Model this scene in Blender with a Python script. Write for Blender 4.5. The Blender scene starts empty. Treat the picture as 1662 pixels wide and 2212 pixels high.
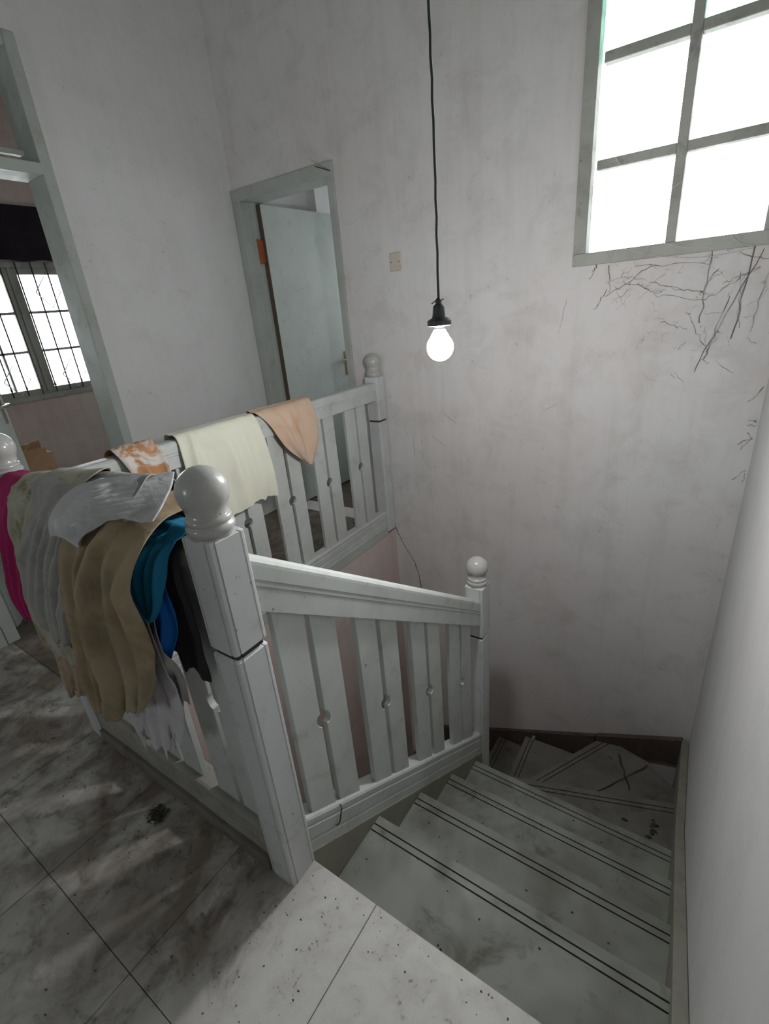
import bpy, math, random
from mathutils import Vector, Matrix, noise as mnoise
random.seed(7)
sc = bpy.context.scene
C = sc.collection

# ---------------------------------------------------------------- camera
H = 1.32
yaw, pitch, roll, FPX = math.radians(-35.725), math.radians(22.744), math.radians(5.211), 1041.0
fwd = Vector((math.sin(yaw) * math.cos(pitch), math.cos(yaw) * math.cos(pitch), -math.sin(pitch)))
rgt = Vector((math.cos(yaw), -math.sin(yaw), 0))
dwn = fwd.cross(rgt)
r2 = rgt * math.cos(roll) + dwn * math.sin(roll)
d2 = -rgt * math.sin(roll) + dwn * math.cos(roll)
cam_data = bpy.data.cameras.new('camera')
cam = bpy.data.objects.new('camera', cam_data)
C.objects.link(cam)
m3 = Matrix((r2, -d2, -fwd)).transposed()
cam.matrix_world = Matrix.Translation((0, 0, H)) @ m3.to_4x4()
cam_data.sensor_fit = 'VERTICAL'
cam_data.sensor_height = 24.0
cam_data.lens = FPX * 24.0 / 2212.0
cam_data.clip_start = 0.02
sc.camera = cam

# ---------------------------------------------------------------- world, light, exposure
world = bpy.data.worlds.new('overcast_sky')
sc.world = world
world.use_nodes = True
bg = world.node_tree.nodes['Background']
bg.inputs[0].default_value = (0.96, 0.98, 1.0, 1)
bg.inputs[1].default_value = 6.0
BULB = 330.0
sc.view_settings.view_transform = 'Standard'
sc.view_settings.look = 'None'
sc.view_settings.gamma = 1.0
sc.view_settings.use_curve_mapping = False
sc.view_settings.exposure = 0.45
sc.cycles.max_bounces = 5
sc.cycles.diffuse_bounces = 4
sc.cycles.glossy_bounces = 2
sc.cycles.transparent_max_bounces = 8
sc.cycles.use_adaptive_sampling = True
sc.cycles.adaptive_threshold = 0.05
sc.cycles.use_light_tree = False
sc.cycles.caustics_reflective = False
sc.cycles.caustics_refractive = False
sc.cycles.sample_clamp_indirect = 6.0


def portal(name, loc, size, direction):
    l = bpy.data.lights.new(name, 'AREA')
    l.shape = 'RECTANGLE'
    l.size, l.size_y = size
    l.cycles.is_portal = True
    o = bpy.data.objects.new(name, l)
    o.location = loc
    o.rotation_euler = Vector(direction).to_track_quat('-Z', 'Z').to_euler()
    C.objects.link(o)


portal('window_portal_stair', (-0.25, 2.60, 1.98), (0.75, 1.2), (0, -1, 0))
portal('window_portal_bedroom', (-4.72, 1.62, 1.39), (2.1, 1.0), (1, 0, 0))
portal('fill_window_portal', (-1.9, -2.86, 1.6), (0.7, 0.8), (0, 1, 0))  # serves the unseen window added for fill light
portal('window_portal_door_room', (-2.1, 4.42, 1.5), (0.9, 1.1), (0, -1, 0))

# ---------------------------------------------------------------- materials


def nmat(name):
    m = bpy.data.materials.new(name)
    m.use_nodes = True
    nt = m.node_tree
    b = nt.nodes['Principled BSDF']
    return m, nt, b


def node(nt, kind, **kw):
    n = nt.nodes.new(kind)
    for k, v in kw.items():
        if k in n.inputs.keys():
            n.inputs[k].default_value = v
        else:
            setattr(n, k, v)
    return n


def pos(nt, scale=(1, 1, 1)):
    g = nt.nodes.new('ShaderNodeNewGeometry')
    mp = nt.nodes.new('ShaderNodeMapping')
    mp.inputs['Scale'].default_value = scale
    nt.links.new(g.outputs['Position'], mp.inputs['Vector'])
    return mp.outputs[0]


def tex(nt, vec, scale, detail=5, rough=0.6, dist=0.0):
    n = node(nt, 'ShaderNodeTexNoise', Scale=scale, Detail=detail, Roughness=rough, Distortion=dist)
    nt.links.new(vec, n.inputs['Vector'])
    return n.outputs['Fac']


def ramp(nt, fac, lo, hi, v0=0.0, v1=1.0):
    n = nt.nodes.new('ShaderNodeMapRange')
    n.clamp = True
    n.inputs['From Min'].default_value = lo
    n.inputs['From Max'].default_value = hi
    n.inputs['To Min'].default_value = v0
    n.inputs['To Max'].default_value = v1
    nt.links.new(fac, n.inputs['Value'])
    return n.outputs[0]


def mul(nt, a, b, op='MULTIPLY'):
    n = nt.nodes.new('ShaderNodeMath')
    n.operation = op
    n.use_clamp = True
    for i, x in enumerate((a, b)):
        if isinstance(x, (int, float)):
            n.inputs[i].default_value = x
        else:
            nt.links.new(x, n.inputs[i])
    return n.outputs[0]


def mix(nt, fac, a, b):
    n = nt.nodes.new('ShaderNodeMix')
    n.data_type = 'RGBA'
    if isinstance(fac, (int, float)):
        n.inputs[0].default_value = fac
    else:
        nt.links.new(fac, n.inputs[0])
    for i, x in ((6, a), (7, b)):
        if isinstance(x, tuple):
            n.inputs[i].default_value = (*x, 1)
        else:
            nt.links.new(x, n.inputs[i])
    return n.outputs[2]


def bump(nt, b, h, strength=0.2, dist=0.01):
    n = node(nt, 'ShaderNodeBump', Strength=strength, Distance=dist)
    nt.links.new(h, n.inputs['Height'])
    nt.links.new(n.outputs[0], b.inputs['Normal'])


def plaster(name, base, pink, dirt, amount=1.0):
    m, nt, b = nmat(name)
    p = pos(nt)
    big = tex(nt, p, 1.1, 3, 0.55)
    col = mix(nt, ramp(nt, big, 0.36, 0.66), base, pink)
    mid = tex(nt, p, 6.0, 4, 0.65, 0.5)
    col = mix(nt, ramp(nt, mid, 0.48, 0.80, 0, 0.40 * amount), col, dirt)
    st = tex(nt, pos(nt, (9, 9, 0.8)), 1.7, 3, 0.6)
    col = mix(nt, ramp(nt, st, 0.50, 0.85, 0, 0.26 * amount), col, dirt)
    sp = tex(nt, p, 42, 2, 0.6)
    col = mix(nt, mul(nt, ramp(nt, sp, 0.66, 0.78, 0, 0.5), ramp(nt, mid, 0.5, 0.6)), col, (0.2, 0.18, 0.16))
    nt.links.new(col, b.inputs['Base Color'])
    b.inputs['Roughness'].default_value = 0.85
    bump(nt, b, mid, 0.10, 0.006)
    return m


def paint(name, base, dirt, rough=0.35, amount=0.35, fine=14.0, coat=0.0):
    m, nt, b = nmat(name)
    p = pos(nt)
    a = tex(nt, p, 3.5, 3, 0.65, 0.3)
    c = tex(nt, p, fine, 4, 0.7, 0.6)
    col = mix(nt, ramp(nt, a, 0.42, 0.72, 0, amount), base, dirt)
    col = mix(nt, ramp(nt, c, 0.56, 0.76, 0, amount * 1.3), col, dirt)
    sp = tex(nt, p, 70, 2, 0.5)
    col = mix(nt, mul(nt, ramp(nt, sp, 0.70, 0.76), ramp(nt, a, 0.45, 0.6, 0, 0.8)), col, (0.09, 0.075, 0.06))
    nt.links.new(col, b.inputs['Base Color'])
    nt.links.new(ramp(nt, c, 0.3, 0.75, rough, min(1, rough + 0.3)), b.inputs['Roughness'])
    b.inputs['Coat Weight'].default_value = coat
    b.inputs['Coat Roughness'].default_value = 0.12
    bump(nt, b, c, 0.05, 0.004)
    return m


def plain(name, col, rough=0.6, metal=0.0):
    m, nt, b = nmat(name)
    p = pos(nt)
    a = tex(nt, p, 25, 2, 0.6)
    dk = tuple(x * 0.6 for x in col)
    nt.links.new(mix(nt, ramp(nt, a, 0.4, 0.75, 0, 0.6), col, dk), b.inputs['Base Color'])
    b.inputs['Roughness'].default_value = rough
    b.inputs['Metallic'].default_value = metal
    return m


def fabric(name, base, stain, amount=0.5, rough=0.9, scale=7.0, stain2=None, sheen=0.0, lo=0.46, hi=0.68):
    m, nt, b = nmat(name)
    p = pos(nt)
    a = tex(nt, p, scale, 4, 0.65, 0.6)
    col = mix(nt, ramp(nt, a, lo, hi, 0, amount), base, stain)
    if stain2:
        a2 = tex(nt, pos(nt, (1.0, 1.3, 0.8)), scale * 1.9, 3, 0.6, 0.4)
        col = mix(nt, ramp(nt, a2, 0.53, 0.66, 0, 0.85), col, stain2)
    nt.links.new(col, b.inputs['Base Color'])
    b.inputs['Roughness'].default_value = rough
    b.inputs['Sheen Weight'].default_value = sheen
    fold = tex(nt, pos(nt, (1.6, 1.6, 0.5)), 26, 2, 0.6, 0.4)
    bump(nt, b, fold, 0.35, 0.006)
    return m


def glass(name, tint):
    m, nt, b = nmat(name)
    out = nt.nodes['Material Output']
    nt.nodes.remove(b)
    t = node(nt, 'ShaderNodeBsdfTransparent', Color=(*tint, 1))
    g = node(nt, 'ShaderNodeBsdfGlossy', Roughness=0.05)
    f = node(nt, 'ShaderNodeFresnel', IOR=1.45)
    n = tex(nt, pos(nt), 9, 4, 0.6)
    mx = nt.nodes.new('ShaderNodeMixShader')
    nt.links.new(mul(nt, f.outputs[0], ramp(nt, n, 0.2, 0.7, 0.6, 1.0)), mx.inputs[0])
    nt.links.new(t.outputs[0], mx.inputs[1])
    nt.links.new(g.outputs[0], mx.inputs[2])
    nt.links.new(mx.outputs[0], out.inputs[0])
    return m


def tile_mat(name, clean, brown, grey):
    """ceramic tile with dust, grime and painted-in shade along the railing foot, grime in the passage"""
    m, nt, b = nmat(name)
    p = pos(nt)
    g = nt.nodes.new('ShaderNodeNewGeometry')
    s = nt.nodes.new('ShaderNodeSeparateXYZ')
    nt.links.new(g.outputs['Position'], s.inputs[0])
    # zone of grime and painted-in railing shade: x left of the newel
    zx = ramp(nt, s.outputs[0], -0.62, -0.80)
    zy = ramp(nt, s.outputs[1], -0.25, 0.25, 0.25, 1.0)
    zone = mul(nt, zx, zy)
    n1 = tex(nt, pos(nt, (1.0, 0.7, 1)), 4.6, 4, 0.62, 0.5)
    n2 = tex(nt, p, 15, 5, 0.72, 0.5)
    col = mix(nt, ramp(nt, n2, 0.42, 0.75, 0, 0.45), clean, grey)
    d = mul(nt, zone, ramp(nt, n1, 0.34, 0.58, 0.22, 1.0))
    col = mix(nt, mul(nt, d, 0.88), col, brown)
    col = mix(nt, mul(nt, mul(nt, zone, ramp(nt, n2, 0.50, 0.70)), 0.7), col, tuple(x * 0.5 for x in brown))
    n3 = tex(nt, p, 75, 2, 0.6)
    spk = mul(nt, ramp(nt, n3, 0.58, 0.68), ramp(nt, n2, 0.50, 0.62))
    col = mix(nt, mul(nt, spk, 0.7), col, (0.15, 0.13, 0.11))
    nt.links.new(col, b.inputs['Base Color'])
    nt.links.new(ramp(nt, n2, 0.3, 0.7, 0.35, 0.75), b.inputs['Roughness'])
    bump(nt, b, n2, 0.15, 0.004)
    return m


M = {}
M['wall'] = plaster('white_plaster', (0.74, 0.74, 0.735), (0.69, 0.655, 0.64), (0.40, 0.365, 0.335))
M['wall_pink'] = plaster('pinkish_plaster', (0.64, 0.55, 0.51), (0.60, 0.47, 0.43), (0.36, 0.29, 0.25))
M['wall_side'] = plaster('grey_white_plaster', (0.74, 0.75, 0.745), (0.72, 0.715, 0.71), (0.5, 0.49, 0.47), 0.6)
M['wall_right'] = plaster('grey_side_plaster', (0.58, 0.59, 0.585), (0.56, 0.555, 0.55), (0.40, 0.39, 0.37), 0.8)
M['ceiling'] = plaster('ceiling_plaster', (0.72, 0.72, 0.70), (0.70, 0.69, 0.67), (0.5, 0.48, 0.45), 0.4)
M['post'] = paint('pale_grey_gloss_paint', (0.60, 0.62, 0.62), (0.36, 0.35, 0.32), 0.28, 0.26)
M['rail'] = paint('pale_green_grey_paint', (0.545, 0.575, 0.555), (0.27, 0.262, 0.225), 0.32, 0.34)
M['kerb'] = paint('dust_browned_kerb_paint', (0.20, 0.175, 0.155), (0.085, 0.065, 0.055), 0.7, 0.6)
M['rail_dusty'] = paint('dusty_rail_paint', (0.33, 0.315, 0.29), (0.13, 0.11, 0.095), 0.55, 0.6)
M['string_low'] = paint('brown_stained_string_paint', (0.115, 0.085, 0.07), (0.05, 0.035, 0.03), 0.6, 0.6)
M['finial'] = paint('glossy_turned_paint', (0.46, 0.455, 0.44), (0.33, 0.32, 0.29), 0.12, 0.2, coat=0.5)
M['frame'] = paint('grey_green_frame_paint', (0.46, 0.49, 0.46), (0.28, 0.27, 0.23), 0.4, 0.35)
M['leaf'] = paint('pale_green_door_paint', (0.52, 0.57, 0.54), (0.32, 0.33, 0.30), 0.4, 0.28)
M['winframe'] = paint('dusty_window_paint', (0.42, 0.43, 0.39), (0.17, 0.155, 0.13), 0.55, 0.5)
M['tread'] = paint('grey_green_stair_paint', (0.235, 0.255, 0.225), (0.085, 0.076, 0.06), 0.45, 0.8, 7)
M['tread_low'] = paint('grime_and_shade_winder_paint', (0.165, 0.158, 0.135), (0.065, 0.052, 0.043), 0.6, 0.6, 9)  # shade low in the stairwell painted into the colour, along with grime
M['string'] = paint('olive_grey_string_paint', (0.27, 0.265, 0.215), (0.15, 0.13, 0.10), 0.5, 0.4)
M['tile'] = tile_mat('dirty_shaded_tile', (0.60, 0.59, 0.56), (0.135, 0.098, 0.075), (0.38, 0.352, 0.315))
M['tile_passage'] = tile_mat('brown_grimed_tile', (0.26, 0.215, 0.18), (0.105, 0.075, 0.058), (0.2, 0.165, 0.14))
M['slab'] = plain('grey_mortar', (0.16, 0.145, 0.13), 0.9)
M['brownfloor'] = paint('brown_dirty_floor', (0.13, 0.095, 0.075), (0.05, 0.035, 0.03), 0.6, 0.6)
M['dirt'] = plain('dark_grime', (0.055, 0.045, 0.036), 0.95)
M['brass'] = plain('tarnished_brass', (0.50, 0.30, 0.10), 0.32, 0.9)
M['chrome'] = plain('chromed_steel', (0.75, 0.72, 0.66), 0.2, 1.0)
M['rust'] = plain('rusty_hinge_steel', (0.40, 0.115, 0.035), 0.8, 0.1)
M['darkwood'] = plain('dark_brown_door_edge', (0.12, 0.085, 0.06), 0.8)
M['black'] = plain('black_plastic', (0.035, 0.035, 0.04), 0.45)
M['socket'] = paint('aged_cream_plastic', (0.62, 0.55, 0.47), (0.38, 0.30, 0.24), 0.4, 0.35, 30)
M['iron'] = plain('dark_iron', (0.10, 0.09, 0.085), 0.6, 0.5)
M['wiregrey'] = plain('pale_galvanised_wire', (0.36, 0.35, 0.33), 0.5, 0.5)
M['card'] = paint('brown_cardboard', (0.36, 0.22, 0.13), (0.20, 0.12, 0.075), 0.9, 0.4)
M['cobweb'] = plain('sooty_cobweb', (0.16, 0.15, 0.135), 1.0)
M['webwhite'] = plain('pale_spider_silk', (0.75, 0.75, 0.74), 0.8)
M['valance'] = fabric('dark_plum_fabric', (0.022, 0.013, 0.022), (0.010, 0.006, 0.010), 0.6)
M['glass'] = glass('clear_pane', (0.97, 0.99, 0.985))
M['glass_green'] = glass('green_tinted_pane', (0.72, 0.96, 0.86))
M['dust'] = plain('dark_fluff', (0.09, 0.085, 0.075), 1.0)
M['crumb'] = plain('plaster_crumbs', (0.30, 0.26, 0.22), 1.0)

mb_, nt_, b_ = nmat('lit_bulb_glass')
b_.inputs['Base Color'].default_value = (0.95, 0.96, 1, 1)
b_.inputs['Emission Color'].default_value = (1.0, 0.985, 0.99, 1)
b_.inputs['Emission Strength'].default_value = BULB
M['bulb'] = mb_

# ---------------------------------------------------------------- mesh helpers


class MB:
    def __init__(self):
        self.v, self.f, self.m = [], [], []

    def add(self, vs, fs, mi=0):
        o = len(self.v)
        self.v += [tuple(p) for p in vs]
        self.f += [tuple(i + o for i in q) for q in fs]
        self.m += [mi] * len(fs)
        return self

    def box(self, x0, x1, y0, y1, z0, z1, mi=0):
        vs = [(x, y, z) for z in (z0, z1) for y in (y0, y1) for x in (x0, x1)]
        fs = [(0, 2, 3, 1), (4, 5, 7, 6), (0, 1, 5, 4), (2, 6, 7, 3), (0, 4, 6, 2), (1, 3, 7, 5)]
        return self.add(vs, fs, mi)

    def loft(self, rings, mi=0, cap=True):
        n = len(rings[0])
        vs = [p for r in rings for p in r]
        fs = []
        for k in range(len(rings) - 1):
            for i in range(n):
                j = (i + 1) % n
                fs.append((k * n + i, k * n + j, (k + 1) * n + j, (k + 1) * n + i))
        if cap:
            fs.append(tuple(range(n - 1, -1, -1)))
            fs.append(tuple((len(rings) - 1) * n + i for i in range(n)))
        return self.add(vs, fs, mi)

    def prism(self, poly, z0, z1, mi=0):
        return self.loft([[(x, y, z0) for x, y in poly], [(x, y, z1) for x, y in poly]], mi)

    def lathe(self, prof, cx, cy, z0, n=32, mi=0):
        rings = [[(cx + r * math.cos(2 * math.pi * i / n), cy + r * math.sin(2 * math.pi * i / n), z0 + z) for i in range(n)] for r, z in prof]
        return self.loft(rings, mi)

    def tube(self, pts, r, n=6, mi=0):
        pts = [Vector(p) for p in pts]
        rings = []
        for i, p in enumerate(pts):
            t = (pts[min(i + 1, len(pts) - 1)] - pts[max(i - 1, 0)])
            if t.length < 1e-9:
                t = Vector((0, 0, 1))
            t.normalize()
            a = t.cross(Vector((0.31, 0.2, 0.93)))
            if a.length < 1e-3:
                a = t.cross(Vector((1, 0, 0)))
            a.normalize()
            bb = t.cross(a)
            rr = r[i] if isinstance(r, (list, tuple)) else r
            rings.append([tuple(p + (a * math.cos(2 * math.pi * k / n) + bb * math.sin(2 * math.pi * k / n)) * rr) for k in range(n)])
        return self.loft(rings, mi)

    def build(self, name, mats, parent=None, smooth=False, bevel=0.0, seg=2, angle=35):
        me = bpy.data.meshes.new(name)
        me.from_pydata(self.v, [], self.f)
        if not isinstance(mats, (list, tuple)):
            mats = [mats]
        for k in mats:
            me.materials.append(M[k] if isinstance(k, str) else k)
        me.polygons.foreach_set('material_index', self.m)
        me.polygons.foreach_set('use_smooth', [smooth] * len(me.polygons))
        me.update()
        import bmesh
        bm = bmesh.new()
        bm.from_mesh(me)
        bmesh.ops.recalc_face_normals(bm, faces=bm.faces)
        bm.to_mesh(me)
        bm.free()
        o = bpy.data.objects.new(name, me)
        C.objects.link(o)
        if parent is not None:
            o.parent = parent
            o.matrix_parent_inverse = Matrix.Translation(parent.matrix_basis.translation).inverted() if parent.type == 'EMPTY' else parent.matrix_basis.inverted()
        if bevel:
            md = o.modifiers.new('soft_edges', 'BEVEL')
            md.width = bevel
            md.segments = seg
            md.limit_method = 'ANGLE'
            md.angle_limit = math.radians(angle)
        return o


def tag(o, label, cat, group=None, kind=None):
    o['label'] = label
    o['category'] = cat
    if group:
        o['group'] = group
    if kind:
        o['kind'] = kind
    return o


def thing(name, label, cat, loc=(0, 0, 0), group=None, kind=None):
    o = bpy.data.objects.new(name, None)
    o.empty_display_size = 0.05
    o.location = loc
    C.objects.link(o)
    return tag(o, label, cat, group, kind)


def wall_y(y0, y1, x0, x1, z0, z1, holes):
    """wall slab lying along x, with rectangular holes (x0,x1,z0,z1)"""
    b = MB()
    xs = sorted({x0, x1, *[h[0] for h in holes], *[h[1] for h in holes]})
    zs = sorted({z0, z1, *[h[2] for h in holes], *[h[3] for h in holes]})
    cells = []
    for i in range(len(xs) - 1):
        zz = []
        for j in range(len(zs) - 1):
            cx, cz = (xs[i] + xs[i + 1]) / 2, (zs[j] + zs[j + 1]) / 2
            if any(h[0] < cx < h[1] and h[2] < cz < h[3] for h in holes):
                continue
            if zz and abs(zz[-1][1] - zs[j]) < 1e-9:
                zz[-1][1] = zs[j + 1]
            else:
                zz.append([zs[j], zs[j + 1]])
        for a, c in zz:
            cells.append((xs[i], xs[i + 1], a, c))
    for a, c, d, e in cells:
        b.box(a, c, y0, y1, d, e)
    return b


def wall_x(x0, x1, y0, y1, z0, z1, holes):
    b = wall_y(0, 1, y0, y1, z0, z1, holes)
    b.v = [(x0 if v[1] == 0 else x1, v[0], v[2]) for v in b.v]
    return b


# ---------------------------------------------------------------- the shell
YB, XR, XL = 2.385, 0.149, -2.638
TOP, LOW = 3.5, -3.0
YREAR = -2.7
wallB = wall_y(YB, YB + 0.14, XL - 0.14, XR, LOW, TOP, [(-2.628, -1.846, 0, 2.048), (-0.600, 0.093, 1.42, 2.55)]).build('wall_back', 'wall')
tag(wallB, 'stained white plaster wall with the window and the pendant bulb before it', 'wall', kind='structure')
wallR = MB().box(XR, XR + 0.15, YREAR, YB + 0.14, LOW, TOP).build('wall_right', 'wall_right')
tag(wallR, 'plain grey-white wall beside the descending stair treads', 'wall', kind='structure')
wallL = wall_x(XL - 0.14, XL, YREAR, YB, 0, TOP, [(0.500, 1.357, 0, 2.49)]).build('wall_left', 'wall_side')
tag(wallL, 'bright white wall between the two open doorways', 'wall', kind='structure')
w = wall_y(YREAR - 0.14, YREAR, XL - 0.14, XR + 0.15, LOW, TOP, [(-2.25, -1.55, 1.2, 2.0)]).build('wall_rear', 'wall_side')
tag(w, 'plain white wall behind the viewer with an added fill-light window', 'wall', kind='structure')
w = MB().box(XL - 0.14, XR + 0.15, YREAR - 0.14, YB + 0.14, TOP, TOP + 0.1).build('ceiling', 'ceiling')
tag(w, 'white ceiling above the stairwell', 'ceiling', kind='structure')
w = MB().box(-1.79, -1.650, 0.515, YB, LOW, -0.13).box(-1.650, -1.640, 0.515, YB, LOW, -0.021).build('wall_inner', 'wall_pink')
tag(w, 'pinkish plaster wall of the stairwell under the far railing', 'wall', kind='structure')
w = MB().box(-1.648, -0.70, 0.40, 0.500, LOW, -0.13).box(-0.70, XR, 0.40, 0.49, LOW, -0.13).build('wall_front', 'wall_pink')
tag(w, 'plaster wall of the stairwell under the landing edge', 'wall', kind='structure')

# floor: mortar slab with single tiles
fl = MB().box(XL - 0.14, XR, YREAR, 0.508, -0.13, -0.009).box(XL - 0.14, -1.650, 0.508, YB + 0.14, -0.13, -0.009).build('floor', 'slab')
tag(fl, 'grimy tiled upper landing floor around the stair opening', 'floor', kind='structure')


def tile(x0, x1, y0, y1, mat='tile'):
    g = 0.0007
    j = random.uniform(-0.0006, 0.0006)
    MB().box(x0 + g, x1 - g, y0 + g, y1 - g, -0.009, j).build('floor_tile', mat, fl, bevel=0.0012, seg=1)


xl = [-2.638, -2.5, -2.1, -1.7, -1.3, -0.9, -0.5, -0.1, 0.149]
yl = [YREAR, -2.285, -1.885, -1.485, -1.085, -0.685, -0.285, 0.115, 0.515]
for i in range(len(xl) - 1):
    for j in range(len(yl) - 1):
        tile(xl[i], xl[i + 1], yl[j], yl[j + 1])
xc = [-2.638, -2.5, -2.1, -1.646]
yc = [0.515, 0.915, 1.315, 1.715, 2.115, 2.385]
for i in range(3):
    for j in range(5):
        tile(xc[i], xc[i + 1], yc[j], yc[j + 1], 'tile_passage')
fd = MB().box(-1.60, XR, 0.5, YB, LOW - 0.1, LOW).build('floor_lower', 'brownfloor')
tag(fd, 'dark lower storey floor at the foot of the stairs', 'floor', kind='structure')
bl = MB().box(XL, XL + 0.014, YREAR, 0.495, 0, 0.10).build('baseboard_left', 'frame', bevel=0.003)
tag(bl, 'dark grey skirting strip left of the bedroom doorway', 'baseboard', kind='structure')

# ---------------------------------------------------------------- rooms beyond
FX = -4.5
br = wall_x(FX - 0.14, FX, -0.7, 2.95, 0, 3.1, [(0.62, 2.62, 0.905, 1.875)]).build('wall_bedroom_far', 'wall_pink')
tag(br, 'far pinkish bedroom wall below and around the barred window', 'wall', kind='structure')
w = MB().box(FX, XL - 0.14, -0.84, -0.7, 0, 3.1).build('wall_bedroom_left', 'wall_side')
tag(w, 'left wall of the bedroom beyond the doorway', 'wall', kind='structure')
w = MB().box(FX, XL - 0.14, 2.95, 3.09, 0, 3.1).build('wall_bedroom_right', 'wall_side')
tag(w, 'right wall of the bedroom beyond the doorway', 'wall', kind='structure')
w = MB().box(XL - 0.14, XL - 0.02, YB + 0.141, 3.09, 0, 3.1).build('wall_partition', 'wall_side')
tag(w, 'partition between bedroom and the room behind the green door', 'wall', kind='structure')
w = MB().box(FX - 0.14, XL - 0.141, -0.84, 3.09, 3.1, 3.2).build('ceiling_bedroom', 'ceiling')
tag(w, 'white bedroom ceiling', 'ceiling', kind='structure')
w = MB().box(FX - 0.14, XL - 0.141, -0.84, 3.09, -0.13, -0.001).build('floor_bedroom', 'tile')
tag(w, 'dusty bedroom floor beyond the doorway', 'floor', kind='structure')
DY = 4.3
w = wall_y(DY, DY + 0.1, XL - 0.02, -1.45, 0, 3.1, [(-2.5, -1.7, 1.0, 2.0)]).build('wall_door_room', 'wall_side')
tag(w, 'far wall of the room behind the green door', 'wall', kind='structure')
w = MB().box(-1.55, -1.45, YB + 0.14, DY, 0, 3.1).build('wall_door_room_right', 'wall_side')
tag(w, 'right wall of the room behind the green door', 'wall', kind='structure')
w = MB().box(XL - 0.02, XL + 0.06, 3.09, DY, 0, 3.1).build('wall_door_room_left', 'wall_side')
tag(w, 'left wall of the room behind the green door', 'wall', kind='structure')
w = MB().box(XL - 0.02, -1.45, YB + 0.141, DY + 0.1, 3.1, 3.2).build('ceiling_door_room', 'ceiling')
tag(w, 'ceiling of the room behind the green door', 'ceiling', kind='structure')
w = MB().box(XL - 0.02, -1.45, YB + 0.141, DY + 0.1, -0.13, -0.001).box(-2.628, -1.846, YB, YB + 0.141, -0.13, -0.001).build('floor_door_room', 'brownfloor')
tag(w, 'dark brown floor of the room behind the green door', 'floor', kind='structure')

# ---------------------------------------------------------------- stair window
wf = thing('window_1', 'bright barred stair window high on the right of the back wall', 'window', (-0.25, YB, 1.42), kind='structure')
x0, x1, z0, z1 = -0.603, 0.096, 1.417, 2.553
yo = YB - 0.012
MB().box(x0, x0 + 0.050, yo, yo + 0.075, z0 + 0.047, z1).build('frame_stile', 'winframe', wf, bevel=0.003)
MB().box(x1 - 0.052, x1, yo, yo + 0.075, z0 + 0.047, z1).build('frame_stile', 'winframe', wf, bevel=0.003)
MB().box(x0, x1, yo - 0.006, yo + 0.08, z0, z0 + 0.047).build('window_sill', 'winframe', wf, bevel=0.003)
MB().box(x0, x1, yo, yo + 0.075, z1 - 0.05, z1).build('frame_head', 'winframe', wf, bevel=0.003)
MB().box(-0.262, -0.228, yo + 0.004, yo + 0.05, z0 + 0.047, z1 - 0.05).build('mullion', 'winframe', wf, bevel=0.003)
for zb in (1.752, 2.084, 2.416):
    if zb > 2.45:
        break
    MB().box(-0.534, -0.262, yo + 0.006, yo + 0.048, zb, zb + 0.033).box(-0.228, 0.044, yo + 0.006, yo + 0.048, zb, zb + 0.033).build('glazing_bar', 'winframe', wf, bevel=0.003)
zz = [z0 + 0.047, 1.752, 2.084, 2.416, z1 - 0.05]
for r in range(4):
    for a, c in ((x0 + 0.05, -0.262), (-0.228, x1 - 0.052)):
        MB().box(a, c, yo + 0.052, yo + 0.056, zz[r] - (0 if r == 0 else -0.017), zz[r + 1] + (0.017 if r < 3 else 0)).build('pane', 'glass_green' if r >= 2 else 'glass', wf)

# added fill-light window, unseen behind the viewer, simple casement
wr = thing('added_fill_window', 'small unseen window added for fill light behind the viewer', 'window', (-1.9, YREAR, 1.2), kind='structure')
b = MB()
for a, c in ((-2.25, -2.20), (-1.60, -1.55)):
    b.box(a, c, YREAR - 0.07, YREAR, 1.2, 2.0)
b.box(-2.20, -1.60, YREAR - 0.07, YREAR, 1.2, 1.25).box(-2.20, -1.60, YREAR - 0.07, YREAR, 1.95, 2.0)
b.build('window_frame', 'winframe', wr)
MB().box(-2.20, -1.60, YREAR - 0.04, YREAR - 0.036, 1.25, 1.95).build('pane', 'glass', wr)
# door room window
wr = thing('window_4', 'small window in the room behind the green door', 'window', (-2.1, DY, 1.0), kind='structure')
b = MB()
b.box(-2.5, -2.45, DY, DY + 0.06, 1.0, 2.0).box(-1.75, -1.7, DY, DY + 0.06, 1.0, 2.0).box(-2.45, -1.75, DY, DY + 0.06, 1.0, 1.05).box(-2.45, -1.75, DY, DY + 0.06, 1.95, 2.0)
b.build('window_frame', 'winframe', wr)
MB().box(-2.45, -1.75, DY + 0.03, DY + 0.034, 1.05, 1.95).build('pane', 'glass', wr)

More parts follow.
